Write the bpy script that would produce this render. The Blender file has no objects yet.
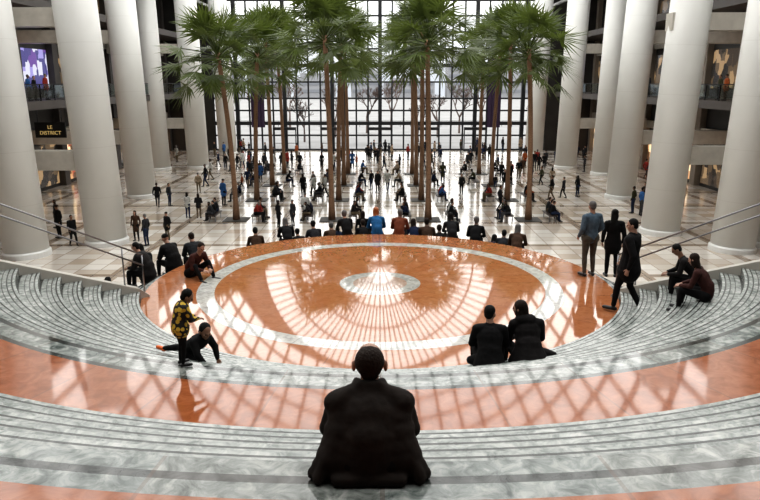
import bpy, bmesh, math, random
import numpy as np
from mathutils import Vector, Matrix
random.seed(7)
V=Vector
scene=bpy.context.scene
COL=scene.collection
scene.view_settings.view_transform='Standard'
try: scene.view_settings.look='Medium High Contrast'
except Exception as ex: print('look',ex)
F=690.0; TH=math.atan(168/690.0); CZ=8.5; CT=math.cos(TH); ST=math.sin(TH)
DC=15.41   # y of the platform centre
ZP=3.96    # platform level
TR=.355; RI=.149; NS=9; ZL=ZP+RI*NS; RL=5.3+TR*(NS-1)   # lower flight
TU=.385; RU=9.79+TU*5
WS=.74     # side walls splay towards the stair head
def cut(r):
    """(x,y) where radius r meets the splayed side wall line"""
    lo,hi=-1.3,.2
    f=lambda s:(DC+r*math.sin(s))-(14.35-WS*(r*math.cos(s)-5.0))
    for _ in range(40):
        m=(lo+hi)/2
        if f(m)<0: lo=m
        else: hi=m
    return (lo+hi)/2

def spot(px,py,z):
    """image pixel unprojected onto the horizontal plane at level z"""
    h=CZ-z
    zz=F*h/((py-82)*CT)
    return V(((px-380)/F*zz,(zz-h*ST)/CT,z))
def surf_z(x,y):
    r=math.hypot(x,y-DC)
    if r<5.3: return ZP
    if r<RL: return ZP+RI*(int((r-5.3)/TR)+1)
    return ZL

# ------------------------------------------------------------------ materials
MATS={}
def newmat(name):
    m=bpy.data.materials.new(name); m.use_nodes=True
    nt=m.node_tree; b=nt.nodes['Principled BSDF']
    return m,nt,b
def N(nt,t,**k):
    n=nt.nodes.new(t)
    for a,v in k.items():
        setattr(n,a,v)
    return n
def simple(name,col,rough=.6,metal=0,var=.15,scale=8,bump=.0,spec=.5,emit=None,es=1):
    if name in MATS: return MATS[name]
    m,nt,b=newmat(name)
    tc=N(nt,'ShaderNodeTexCoord'); no=N(nt,'ShaderNodeTexNoise'); no.inputs['Scale'].default_value=scale
    no.inputs['Detail'].default_value=4
    nt.links.new(tc.outputs['Object'],no.inputs['Vector'])
    cr=N(nt,'ShaderNodeValToRGB')
    c=V(col[:3])
    cr.color_ramp.elements[0].position=.3; cr.color_ramp.elements[1].position=.7
    cr.color_ramp.elements[0].color=(*[max(0,x*(1-var)) for x in c],1)
    cr.color_ramp.elements[1].color=(*[min(1,x*(1+var)) for x in c],1)
    nt.links.new(no.outputs['Fac'],cr.inputs['Fac'])
    nt.links.new(cr.outputs['Color'],b.inputs['Base Color'])
    b.inputs['Roughness'].default_value=rough; b.inputs['Metallic'].default_value=metal
    b.inputs['Specular IOR Level'].default_value=spec
    if bump:
        bp=N(nt,'ShaderNodeBump'); bp.inputs['Strength'].default_value=bump; bp.inputs['Distance'].default_value=.02
        nt.links.new(no.outputs['Fac'],bp.inputs['Height']); nt.links.new(bp.outputs['Normal'],b.inputs['Normal'])
    if emit:
        b.inputs['Emission Color'].default_value=(*emit,1); b.inputs['Emission Strength'].default_value=es
    MATS[name]=m; return m
def shop(name,cols,strength,scale=1.6):
    """lit interior behind glass: blocks of differently lit goods and walls"""
    m,nt,b=newmat(name); tc=N(nt,'ShaderNodeTexCoord')
    mp=N(nt,'ShaderNodeMapping'); mp.inputs['Scale'].default_value=(1,1,.7); nt.links.new(tc.outputs['Object'],mp.inputs['Vector'])
    vo=N(nt,'ShaderNodeTexVoronoi',distance='CHEBYCHEV'); vo.inputs['Scale'].default_value=scale; nt.links.new(mp.outputs[0],vo.inputs['Vector'])
    sp=N(nt,'ShaderNodeSeparateColor'); nt.links.new(vo.outputs['Color'],sp.inputs[0])
    cr=N(nt,'ShaderNodeValToRGB'); cr.color_ramp.interpolation='CONSTANT'; e=cr.color_ramp.elements
    e[0].position=0; e[0].color=(*cols[0],1); e[1].position=.4; e[1].color=(*cols[1],1)
    x=e.new(.65); x.color=(*cols[2],1); x=e.new(.85); x.color=(*cols[3],1)
    nt.links.new(sp.outputs[0],cr.inputs['Fac'])
    b.inputs['Base Color'].default_value=(.03,.03,.03,1); b.inputs['Roughness'].default_value=.15
    nt.links.new(cr.outputs['Color'],b.inputs['Emission Color']); b.inputs['Emission Strength'].default_value=strength
    return m

def marble_nodes(nt,vec,cols,scale,dist=1.2,ps=(.36,.5,.66)):
    no=N(nt,'ShaderNodeTexNoise'); no.inputs['Scale'].default_value=scale; no.inputs['Detail'].default_value=9
    no.inputs['Roughness'].default_value=.65; no.inputs['Distortion'].default_value=dist
    nt.links.new(vec,no.inputs['Vector'])
    cr=N(nt,'ShaderNodeValToRGB'); e=cr.color_ramp.elements
    e[0].position=ps[0]; e[0].color=(*cols[0],1)
    e[1].position=ps[2]; e[1].color=(*cols[2],1)
    x=e.new(ps[1]); x.color=(*cols[1],1)
    nt.links.new(no.outputs['Fac'],cr.inputs['Fac'])
    return cr.outputs['Color']
ORANGE=[(.33,.118,.046),(.385,.145,.060),(.43,.175,.080)]
ORANGE2=[(.24,.070,.024),(.31,.098,.038),(.38,.135,.058)]
GREY=[(.075,.09,.083),(.19,.21,.197),(.38,.39,.365)]
LIGHT=[(.36,.355,.34),(.52,.515,.48),(.68,.67,.62)]
TREAD=[(.14,.158,.146),(.28,.298,.28),(.47,.475,.45)]
def radial(nt):
    tc=N(nt,'ShaderNodeTexCoord')
    sub=N(nt,'ShaderNodeVectorMath',operation='SUBTRACT'); sub.inputs[1].default_value=(0,DC,0)
    nt.links.new(tc.outputs['Object'],sub.inputs[0])
    mul=N(nt,'ShaderNodeVectorMath',operation='MULTIPLY'); mul.inputs[1].default_value=(1,1,0)
    nt.links.new(sub.outputs[0],mul.inputs[0])
    ln=N(nt,'ShaderNodeVectorMath',operation='LENGTH'); nt.links.new(mul.outputs[0],ln.inputs[0])
    return tc,mul,ln.outputs['Value']
def ramp_const(nt,fac,stops):
    cr=N(nt,'ShaderNodeValToRGB'); cr.color_ramp.interpolation='CONSTANT'; e=cr.color_ramp.elements
    e[0].position=0; e[0].color=(*[stops[0][1]]*3,1)
    e[1].position=min(1,stops[1][0]); e[1].color=(*[stops[1][1]]*3,1)
    for p,v in stops[2:]:
        x=e.new(p); x.color=(v,v,v,1)
    nt.links.new(fac,cr.inputs['Fac']); return cr.outputs['Color']
def mix(nt,f,a,b,mode='MIX'):
    m=N(nt,'ShaderNodeMix',data_type='RGBA',blend_type=mode)
    if isinstance(f,float): m.inputs[0].default_value=f
    else: nt.links.new(f,m.inputs[0])
    for i,s in ((6,a),(7,b)):
        if isinstance(s,tuple): m.inputs[i].default_value=(*s,1)
        else: nt.links.new(s,m.inputs[i])
    return m.outputs[2]
def math_(nt,op,a,b=None):
    m=N(nt,'ShaderNodeMath',operation=op)
    for i,s in ((0,a),(1,b)):
        if s is None: continue
        if isinstance(s,(int,float)): m.inputs[i].default_value=s
        else: nt.links.new(s,m.inputs[i])
    return m.outputs[0]
def stone_mat(name,stops,rough=.12,lines=None,joints=0,rscale=20.0,light=False,ior=1.5,alt_amt=.08,coat=.3,oc=ORANGE):
    """stops: (radius, 0 orange / 1 grey)"""
    m,nt,b=newmat(name); tc,vec,r=radial(nt)
    rn=math_(nt,'DIVIDE',r,rscale)
    mask=ramp_const(nt,rn,[(p/rscale,v) for p,v in stops])
    o=marble_nodes(nt,tc.outputs['Object'],oc,5.0)
    g=marble_nodes(nt,tc.outputs['Object'],LIGHT if light else GREY,6.5,1.0)
    c=mix(nt,mask,o,g)
    if lines:
        l=ramp_const(nt,rn,[(p/rscale,v) for p,v in lines])
        c=mix(nt,1.0,c,l,'MULTIPLY')
    if joints:
        sp=N(nt,'ShaderNodeSeparateXYZ'); nt.links.new(vec.outputs[0],sp.inputs[0])
        an=math_(nt,'ARCTAN2',sp.outputs['Y'],sp.outputs['X'])
        fr=math_(nt,'FRACT',math_(nt,'MULTIPLY',an,joints/(2*math.pi)))
        fl=math_(nt,'FRACT',math_(nt,'MULTIPLY',an,joints/(4*math.pi)))
        alt=math_(nt,'GREATER_THAN',fl,.5)
        dk=math_(nt,'LESS_THAN',fr,.02)
        c=mix(nt,math_(nt,'MULTIPLY',alt,alt_amt),c,(.62,.40,.26))
        c=mix(nt,math_(nt,'MULTIPLY',dk,.4),c,(.10,.05,.03))
    nt.links.new(c,b.inputs['Base Color'])
    b.inputs['Roughness'].default_value=rough; b.inputs['IOR'].default_value=ior
    b.inputs['Coat Weight'].default_value=coat; b.inputs['Coat Roughness'].default_value=rough*.5
    return m
def tread_mat(name,R0,tread):
    m,nt,b=newmat(name); tc,vec,r=radial(nt)
    f=math_(nt,'FRACT',math_(nt,'DIVIDE',math_(nt,'SUBTRACT',r,R0-.001),tread))
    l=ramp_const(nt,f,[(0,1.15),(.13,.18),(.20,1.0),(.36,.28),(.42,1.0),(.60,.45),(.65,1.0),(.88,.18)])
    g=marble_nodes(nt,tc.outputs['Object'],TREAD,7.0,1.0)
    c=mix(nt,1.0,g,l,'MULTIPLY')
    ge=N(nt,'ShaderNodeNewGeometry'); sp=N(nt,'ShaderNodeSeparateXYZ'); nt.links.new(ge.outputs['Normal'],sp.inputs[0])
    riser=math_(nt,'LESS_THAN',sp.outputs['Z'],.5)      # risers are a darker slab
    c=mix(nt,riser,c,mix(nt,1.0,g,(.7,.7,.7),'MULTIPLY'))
    nt.links.new(c,b.inputs['Base Color'])
    b.inputs['Roughness'].default_value=.2; b.inputs['IOR'].default_value=1.5
    return m

# ------------------------------------------------------------------ mesh helpers
def link(o,parent=None):
    COL.objects.link(o)
    if parent: o.parent=parent
    return o
def mesh_obj(name,bm,mats,parent=None,smooth=False):
    me=bpy.data.meshes.new(name); bm.normal_update(); bm.to_mesh(me); bm.free()
    if not isinstance(mats,(list,tuple)): mats=[mats]
    for m in mats: me.materials.append(m)
    if smooth:
        for p in me.polygons: p.use_smooth=True
    o=bpy.data.objects.new(name,me); return link(o,parent)
def meta(o,label,cat,group=None):
    o['label']=label; o['category']=cat
    if group: o['group']=group
    return o
def struct(o,label=None,cat=None):
    o['kind']='structure'
    if label: o['label']=label
    if cat: o['category']=cat
    return o
def empty(name,loc=(0,0,0)):
    o=bpy.data.objects.new(name,None); o.location=loc; o.empty_display_size=.2; return link(o)
def bbox(bm,x0,x1,y0,y1,z0,z1,mi=0):
    vs=[bm.verts.new((x,y,z)) for z in (z0,z1) for x,y in ((x0,y0),(x1,y0),(x1,y1),(x0,y1))]
    fs=[(3,2,1,0),(4,5,6,7),(0,1,5,4),(1,2,6,5),(2,3,7,6),(3,0,4,7)]
    for f in fs:
        ff=bm.faces.new([vs[i] for i in f]); ff.material_index=mi
def box_obj(name,x0,x1,y0,y1,z0,z1,mat,parent=None,bev=0):
    bm=bmesh.new(); bbox(bm,x0,x1,y0,y1,z0,z1)
    if bev: bmesh.ops.bevel(bm,geom=bm.edges[:],offset=bev,segments=2,affect='EDGES')
    return mesh_obj(name,bm,mat,parent)
def tube(bm,pts,rs,seg=8,closed_ends=True,mi=0):
    """polyline tube"""
    rings=[]; n=len(pts)
    if isinstance(rs,(int,float)): rs=[rs]*n
    prevu=None
    for i,p in enumerate(pts):
        p=V(p); d=(V(pts[min(i+1,n-1)])-V(pts[max(i-1,0)])).normalized()
        if prevu is None:
            u=V((1,0,0)) if abs(d.x)<.8 else V((0,1,0))
        else: u=prevu
        u=(u-d*u.dot(d)).normalized(); v=d.cross(u); prevu=u
        rings.append([bm.verts.new(p+(u*math.cos(2*math.pi*k/seg)+v*math.sin(2*math.pi*k/seg))*rs[i]) for k in range(seg)])
    for a,b in zip(rings,rings[1:]):
        for k in range(seg):
            f=bm.faces.new((a[k],a[(k+1)%seg],b[(k+1)%seg],b[k])); f.material_index=mi
    if closed_ends:
        f=bm.faces.new(rings[0][::-1]); f.material_index=mi
        f=bm.faces.new(rings[-1]); f.material_index=mi
def bar(bm,a,b,w,d=None):
    """rectangular bar between two points"""
    a=V(a); b=V(b); d=d or w; t=(b-a).normalized()
    u=V((0,1,0)) if abs(t.y)<.9 else V((1,0,0))
    u=(u-t*u.dot(t)).normalized(); v=t.cross(u)
    vs=[bm.verts.new(p+u*su*d/2+v*sv*w/2) for p in (a,b) for su,sv in ((-1,-1),(1,-1),(1,1),(-1,1))]
    for f in [(0,1,2,3),(7,6,5,4),(0,4,5,1),(1,5,6,2),(2,6,7,3),(3,7,4,0)]: bm.faces.new([vs[i] for i in f])
def lathe(bm,prof,seg=48,cx=0,cy=0):
    rings=[[bm.verts.new((cx+r*math.cos(2*math.pi*k/seg),cy+r*math.sin(2*math.pi*k/seg),z)) for k in range(seg)] for r,z in prof]
    for a,b in zip(rings,rings[1:]):
        for k in range(seg): bm.faces.new((a[k],a[(k+1)%seg],b[(k+1)%seg],b[k]))
    bm.faces.new(rings[0][::-1]); bm.faces.new(rings[-1])

# ------------------------------------------------------------------ people
def cap_mesh(bm,a,b,ra,rb,lat,flat,seg=14):
    a=V(a); b=V(b); d=b-a; L=d.length
    if L<1e-5: d=V((0,0,1)); L=1e-5
    d.normalize()
    u=V(lat)-d*V(lat).dot(d)
    if u.length<.2:
        u=V((0,0,1))-d*d.z
        if u.length<.2: u=V((0,1,0))-d*d.y
    u.normalize(); v=d.cross(u)
    rings=[]
    hs=[(math.sin(t),-math.cos(t)) for t in (.35,.8,1.2,math.pi/2)]
    prof=[(a+d*(ra*c),ra*s) for s,c in hs]+[(b+d*(-rb*c),rb*s) for s,c in hs[::-1]]
    for p,r in prof:
        rings.append([bm.verts.new(p+u*math.cos(2*math.pi*k/seg)*r+v*math.sin(2*math.pi*k/seg)*r*flat) for k in range(seg)])
    for x,y in zip(rings,rings[1:]):
        for k in range(seg): bm.faces.new((x[k],x[(k+1)%seg],y[(k+1)%seg],y[k]))
    bm.faces.new(rings[0][::-1]); bm.faces.new(rings[-1])
def ell_mesh(bm,c,rad,M):
    mat=Matrix.Translation(V(c)) @ M.to_4x4() @ Matrix.Diagonal((*rad,1))
    bmesh.ops.create_icosphere(bm,subdivisions=3,radius=1,matrix=mat)
def remesh(prims,voxel,smooth=2,rs=1.0,disp=0,nscale=.09):
    bm=bmesh.new()
    for p in prims:
        if p[0]=='c': cap_mesh(bm,p[1],p[2],p[3]*rs,p[4]*rs,p[5],p[6])
        else: ell_mesh(bm,p[1],[x*(rs if p[4]!='skin' else 1) for x in p[2]],p[3])
    me=bpy.data.meshes.new('tmp'); bm.to_mesh(me); bm.free()
    o=bpy.data.objects.new('tmp',me); COL.objects.link(o)
    r=o.modifiers.new('r','REMESH'); r.mode='VOXEL'; r.voxel_size=voxel
    if smooth:
        s=o.modifiers.new('s','SMOOTH'); s.factor=.5; s.iterations=smooth
    if disp:
        t=bpy.data.textures.new('fold','CLOUDS'); t.noise_scale=nscale
        dm=o.modifiers.new('d','DISPLACE'); dm.texture=t; dm.strength=disp; dm.mid_level=.4
    dg=bpy.context.evaluated_depsgraph_get()
    out=bpy.data.meshes.new_from_object(o.evaluated_get(dg))
    bpy.data.objects.remove(o); bpy.data.meshes.remove(me)
    for p in out.polygons: p.use_smooth=True
    return out
TAGS=['top','bottom','skin','hair','shoe']
def tag_faces(me,prims):
    n=len(me.polygons); c=np.empty(n*3); me.polygons.foreach_get('center',c); c=c.reshape(-1,3)
    best=np.full(n,1e9); idx=np.zeros(n,dtype=np.int32)
    for p in prims:
        if p[0]=='c':
            a=np.array(p[1]); b=np.array(p[2]); d=b-a; L2=max(d@d,1e-8)
            t=np.clip(((c-a)@d)/L2,0,1); q=c-(a+t[:,None]*d)
            if p[6]!=1:
                dd=V(d).normalized(); u=V(p[5])-dd*V(p[5]).dot(dd)
                if u.length>.1:
                    v=np.array(dd.cross(u.normalized())); k=q@v; q=q+np.outer(k*(1/p[6]-1),v)
            s=np.linalg.norm(q,axis=1)-(p[3]+(p[4]-p[3])*t)
        else:
            M=np.array(p[3]); q=(c-np.array(p[1]))@M; rad=np.array(p[2])
            s=(np.linalg.norm(q/rad,axis=1)-1)*rad.min()
        w=s<best; best[w]=s[w]; idx[w]=TAGS.index(p[-1])
    me.polygons.foreach_set('material_index',idx); me.update()

def lerp(a,b,t): return V(a)+(V(b)-V(a))*t
def pose(kind,**k):
    J={}
    def both(n,x,y,z):
        J[n+'L']=V((-x,y,z)); J[n+'R']=V((x,y,z))
    if kind in('stand','walk','crossed'):
        J.update(pelvis=V((0,0,.95)),waist=V((0,0,1.10)),chest=V((0,-.01,1.30)),neck=V((0,-.02,1.47)),head=V((0,.015,1.635)))
        both('sh',.185,-.02,1.405); both('hip',.095,0,.91); both('knee',.105,.02,.5); both('ank',.11,-.02,.085); both('toe',.14,.15,.045)
        both('elb',.25,-.05,1.13); both('wri',.25,.06,.90)
        if kind=='walk':
            J['kneeL']=V((-.1,.15,.52)); J['ankL']=V((-.1,.20,.10)); J['toeL']=V((-.11,.37,.06))
            J['kneeR']=V((.1,-.0,.49)); J['ankR']=V((.1,-.22,.12)); J['toeR']=V((.11,-.06,.04))
            J['elbL']=V((-.25,-.15,1.14)); J['wriL']=V((-.26,-.08,.89)); J['elbR']=V((.25,.03,1.13)); J['wriR']=V((.24,.20,.93))
        if kind=='crossed':
            both('elb',.25,.02,1.13); J['wriL']=V((.07,.20,1.14)); J['wriR']=V((-.06,.22,1.17))
    elif kind=='sit':   # origin = seat surface; drop = how far the feet are below it
        dr=k.get('drop',.34); ln=k.get('lean',.05); kx=k.get('knee',.14); fy=k.get('fy',.46)
        J.update(pelvis=V((0,0,.12)),waist=V((0,-.01,.25)),chest=V((0,ln*.7,.44)),neck=V((0,ln*1.25,.60)),head=V((0,ln*1.6+.035,.755)))
        both('sh',.185,ln*1.15,.545); both('hip',.10,.02,.10)
        both('knee',kx,.43,max(.10,.47-dr)); both('ank',kx-.01,fy,-dr+.085); both('toe',kx+.02,fy+.17,-dr+.045)
        both('elb',.245,ln+.10,.29); both('wri',.10,ln+.30,.24)
    elif kind=='kneel':
        J.update(pelvis=V((0,-.12,.26)),waist=V((0,-.04,.34)),chest=V((0,.08,.42)),neck=V((0,.17,.53)),head=V((0,.24,.63)))
        both('sh',.17,.13,.48); both('hip',.09,-.10,.22); both('knee',.13,.12,.07); both('ank',.12,-.33,.06); both('toe',.12,-.48,.05)
        both('elb',.22,.24,.29); both('wri',.15,.34,.11)
    J['hf']=V(k.get('hf',(0,1,0))).normalized()
    for a,b in k.get('mod',{}).items(): J[a]=V(b)
    return J
def hand(P,w,d,lat,nrm,far,s=1):
    d=V(d).normalized(); lat=(V(lat)-d*V(lat).dot(d)).normalized(); nrm=V(nrm)
    if far:
        P.append(('c',w,w+d*.10*s,.034*s,.024*s,lat,.6,'skin')); return
    P.append(('c',w+d*.01*s,w+d*.075*s,.032*s,.036*s,lat,.5,'skin'))
    for i,l in enumerate((.066,.076,.071,.055)):
        b=w+d*.085*s+lat*(i-1.5)*.021*s
        m=b+(d*.9+nrm*.35).normalized()*l*.55*s; e=m+(d*.5+nrm*.85).normalized()*l*.5*s
        P.append(('c',b,m,.0095*s,.0088*s,lat,1,'skin')); P.append(('c',m,e,.0088*s,.0078*s,lat,1,'skin'))
    b=w+d*.025*s-lat*.03*s; m=b+(d*.7-lat*.7+nrm*.2).normalized()*.045*s; e=m+(d*.95-lat*.1+nrm*.3).normalized()*.032*s
    P.append(('c',b,m,.013*s,.011*s,lat,1,'skin')); P.append(('c',m,e,.011*s,.009*s,lat,1,'skin'))
def person_prims(J,far=True,hair='short',build=1.0,coat=0,head=1.0,sleeve=True,skirt=None):
    P=[]; lat=(J['shR']-J['shL']).normalized(); w=build
    P+= [('c',J['pelvis'],J['waist'],.155*w,.142*w,lat,.74,'top'),
         ('c',J['waist'],J['chest'],.142*w,.165*w,lat,.70,'top'),
         ('c',J['chest'],lerp(J['chest'],J['neck'],.75),.155*w,.085*w,lat,.68,'top'),
         ('c',lerp(J['shL'],J['shR'],.12),lerp(J['shL'],J['shR'],.88),.068*w,.068*w,V((0,0,1)),1,'top'),
         ('c',J['hipL'],J['hipR'],.112*w,.112*w,V((0,1,0)),1,'bottom')]
    for s in 'LR':
        P.append(('c',J['hip'+s],J['knee'+s],.092*w,.062,lat,1,'bottom'))
        mid=lerp(J['knee'+s],J['ank'+s],.3)
        P.append(('c',J['knee'+s],mid,.06,.06,lat,1,'bottom')); P.append(('c',mid,J['ank'+s]+(J['knee'+s]-J['ank'+s]).normalized()*.03,.06,.043,lat,1,'bottom'))
        fd=(J['toe'+s]-J['ank'+s]); heel=J['ank'+s]-V((fd.x,fd.y,0)).normalized()*.03; heel.z=J['toe'+s].z if J['toe'+s].z<J['ank'+s].z else heel.z
        P.append(('c',heel,J['toe'+s],.04,.036,lat,1,'shoe')); P.append(('c',J['ank'+s]-V((0,0,.02)),heel,.042,.04,lat,1,'shoe'))
        P.append(('c',J['sh'+s],J['elb'+s],.060*w,.049*w,lat,1,'top'))
        P.append(('c',J['elb'+s],lerp(J['elb'+s],J['wri'+s],.95),.049*w,.037,lat,1,'top' if sleeve else 'skin'))
        d=(J['wri'+s]-J['elb'+s]).normalized()
        sg=1 if s=='L' else -1
        nr=J.get('pn',V((sg*1.0,0.1,0)))
        hl=V((0,1,0)) if abs(d.y)<.7 else V((sg,0,0))
        hl=hl*-1 if abs(d.y)<.7 else hl
        if abs(d.y)>=.7: nr=V((0,0,-1))
        hand(P,J['wri'+s],d,hl,nr,far,1.0)
    f=J['hf']; H=J['head']; up=(H-J['neck']).normalized()*.3+V((0,0,1)); up=(up-f*up.dot(f)).normalized(); r=f.cross(up)
    M=Matrix((r,f,up)).transposed()
    def hp(x,y,z): return H+(r*x+f*y+up*z)*head
    def e(x,y,z,a,b,c,t): P.append(('e',hp(x,y,z),(a*head,b*head,c*head),M,t))
    P.append(('c',J['neck']-V((0,0,.03)),hp(0,-.02,-.06),.056*w,.052,lat,1,'skin'))
    e(0,-.008,.025,.074,.092,.088,'skin'); e(0,.018,-.045,.056,.066,.066,'skin'); e(0,.05,-.085,.03,.028,.025,'skin')
    e(0,.092,-.015,.012,.02,.024,'skin')
    if not far:
        e(0,.083,.022,.045,.014,.012,'skin'); e(0,.082,-.055,.024,.012,.009,'skin'); e(-.04,.06,-.02,.025,.025,.02,'skin'); e(.04,.06,-.02,.025,.025,.02,'skin')
    ex=.088 if hair=='crop' else .076
    e(-ex,-.012,-.012,.013,.022,.036,'skin'); e(ex,-.012,-.012,.013,.022,.036,'skin')
    if hair=='short':
        e(0,-.022,.040,.081,.090,.088,'hair'); e(0,-.055,-.01,.068,.05,.065,'hair')
    elif hair=='crop':   # short hair thinning at the crown, squarer skull sides
        e(0,-.030,.024,.080,.084,.086,'hair'); e(0,-.050,-.01,.068,.048,.055,'hair'); e(-.03,-.03,.02,.052,.07,.07,'hair'); e(.03,-.03,.02,.052,.07,.07,'hair')
        e(0,-.045,-.05,.050,.04,.035,'hair')
    elif hair=='long':
        e(0,-.022,.04,.086,.094,.090,'hair'); P.append(('c',hp(0,-.05,0),hp(0,-.07,-.22),.082*head,.07*head,lat,.6,'hair'))
        e(-.066,-.01,-.06,.025,.05,.1,'hair'); e(.066,-.01,-.06,.025,.05,.1,'hair')
    elif hair=='bob':
        e(0,-.030,.038,.085,.088,.090,'hair'); e(0,-.055,-.03,.072,.05,.06,'hair')
    elif hair=='bun':
        e(0,-.022,.04,.083,.092,.088,'hair'); e(0,-.1,.05,.04,.04,.04,'hair'); e(0,-.055,-.01,.068,.05,.065,'hair')
    elif hair=='hat':
        e(0,-.012,.055,.088,.098,.08,'hair')
    if coat: # coat skirt hanging below the waist
        P.append(('c',J['waist'],J['pelvis']-V((0,0,coat)),.15*w,.19*w,lat,.72,'top'))
    if skirt:
        for q in skirt: P.append(q)
    return P
def fabric(name,col,rough=.85): 
    return simple('fabric_'+name,col,rough,var=.25,scale=14,bump=.35,spec=.25)
SK=[simple('skin_light',(.42,.24,.17),.5,var=.06),simple('skin_tan',(.30,.16,.10),.5,var=.06),simple('skin_dark',(.13,.07,.045),.5,var=.06)]
HR=[simple('hair_black',(.008,.007,.006),.75,bump=.6,scale=60,spec=.25),simple('hair_brown',(.022,.013,.009),.75,bump=.6,scale=60,spec=.25),simple('hair_grey',(.14,.13,.125),.7,bump=.5,scale=60,spec=.25)]
SHOE=simple('shoe_black_leather',(.012,.011,.011),.35)
TOPS=[('black',(.008,.008,.009)),('dark grey',(.025,.026,.03)),('navy blue',(.010,.017,.045)),('brown',(.06,.033,.02)),('red',(.25,.03,.022)),('white',(.5,.5,.48)),('beige',(.3,.23,.16)),('black',(.009,.008,.008)),('charcoal',(.016,.016,.018)),('blue',(.03,.10,.26)),('olive',(.045,.045,.022)),('black',(.007,.007,.008)),('rust orange',(.28,.07,.02))]
BOTS=[('black',(.008,.008,.009)),('dark blue',(.018,.028,.06)),('grey',(.05,.05,.054)),('black',(.01,.009,.01)),('khaki',(.13,.1,.065))]
def fm(c): return fabric(c[0].replace(' ','_'),c[1])

ARCH={}
for nm,kw,pk in [('stand',{}, {}),('crossed',{}, dict(hair='long',coat=.05)),('walk',{}, dict(coat=.08)),('stand2',{}, dict(hair='long',coat=.25,build=.95)),('stand3',{}, dict(hair='hat',coat=.15,build=1.25)),
              ('sit',dict(drop=.45,lean=.06),{}),('sit2',dict(drop=.45,lean=.14,knee=.1),dict(hair='long')),('sitstep',dict(drop=.33,lean=.12),dict(coat=.02,build=1.06)),('sitstep2',dict(drop=.33,lean=.18,hf=(.5,1,-.2)),dict(coat=.02,hair='long',build=1.04))]:
    J=pose({'stand2':'stand','stand3':'stand','sit2':'sit','sitstep':'sit','sitstep2':'sit'}.get(nm,nm),**kw)
    pr=person_prims(J,True,**({'hair':'short','build':1.08}|pk))
    me=remesh(pr,.024,1); tag_faces(me,pr); me.name='person_'+nm
    for i in range(5): me.materials.append(None)
    ARCH[nm]=me
def face(o,fx,fy): o.rotation_euler=(0,0,math.atan2(-fx,fy))
DESC={'stand':'standing','stand2':'standing in a coat','stand3':'standing in bulky coat','crossed':'standing arms folded','walk':'walking','sit':'sitting','sit2':'sitting leaning forward','sitstep':'sitting hunched','sitstep2':'sitting turned aside'}
def far_person(kind,loc,fdir,top=None,bot=None,hair=None,group='visitors in the atrium',scale=None,where=''):
    o=bpy.data.objects.new('person',ARCH[kind]); COL.objects.link(o)
    o.location=loc; face(o,*fdir); s=scale or random.uniform(.90,1.08); o.scale=(s,s,s)
    t=top or random.choice(TOPS+TOPS[:3]+TOPS[7:9]); b=bot or random.choice(BOTS)
    ms=[fm(t),fm(b),random.choice(SK),hair or random.choice(HR[:2]+HR),SHOE]
    for i,m in enumerate(ms):
        o.material_slots[i].link='OBJECT'; o.material_slots[i].material=m
    meta(o,f"person in {t[0]} and {b[0]} clothes {DESC[kind]}",'person',group)
    return o
EYE=simple('eye_dark',(.02,.015,.012),.15)
def near_person(loc,fdir,J,label,top,bot,skin,hairm,shoe=SHOE,scale=1.0,garment='jacket',lower='trousers',voxel=.008,disp=.012,gsm=3,nscale=.09,**pk):
    root=empty('person',loc); face(root,*fdir); root.scale=(scale,)*3
    P=person_prims(J,False,**pk)
    sk_=pk.get('skirt') or []
    body=[p for p in P if p[-1]!='hair' and not any(p is q for q in sk_)]
    bp=[]
    for p in body:
        if p[-1]=='skin': bp.append(p)
        elif p[0]=='c': bp.append(('c',p[1],p[2],p[3]*.84,p[4]*.84,p[5],p[6],'skin'))
    def add(name,prims,mat,vx,disp=0,sm=2,rs=1.0,ns=.09):
        me=remesh(prims,vx,sm,rs,disp,ns); me.materials.clear(); me.materials.append(mat); me.name=name
        o=bpy.data.objects.new(name,me); link(o,root); return o
    add('body',bp,skin,voxel,sm=1)
    add('hair',[p for p in P if p[-1]=='hair'],hairm,.009,.008)
    add(garment,[p for p in P if p[-1]=='top'],top,.012,disp,gsm,1.03,nscale)
    add(lower,[p for p in P if p[-1]=='bottom'],bot,.013,disp*.6,3)
    sh=[p for p in P if p[-1]=='shoe']
    add('shoe',sh[:2],shoe,.009,sm=1); add('shoe',sh[2:],shoe,.009,sm=1)
    f=J['hf']; H=J['head']; up=(H-J['neck']).normalized()*.3+V((0,0,1)); up=(up-f*up.dot(f)).normalized(); r=f.cross(up)
    for sx in(-1,1):
        bm=bmesh.new(); hd=pk.get('head',1.0)
        bmesh.ops.create_uvsphere(bm,u_segments=12,v_segments=8,radius=.011,matrix=Matrix.Translation(H+(r*sx*.032+f*.078+up*.003)*hd))
        mesh_obj('eye',bm,EYE,root,True)
    root['label']=label; root['category']='person'
    return root

# ---- near people
BLK=fabric('black_wool',(.007,.0065,.007)); CHAR=fabric('charcoal_coat',(.013,.011,.011)); BRN=fabric('dark_brown_coat',(.020,.0145,.0115))
lat=V((1,0,0)); UP=V((0,0,1))
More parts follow.
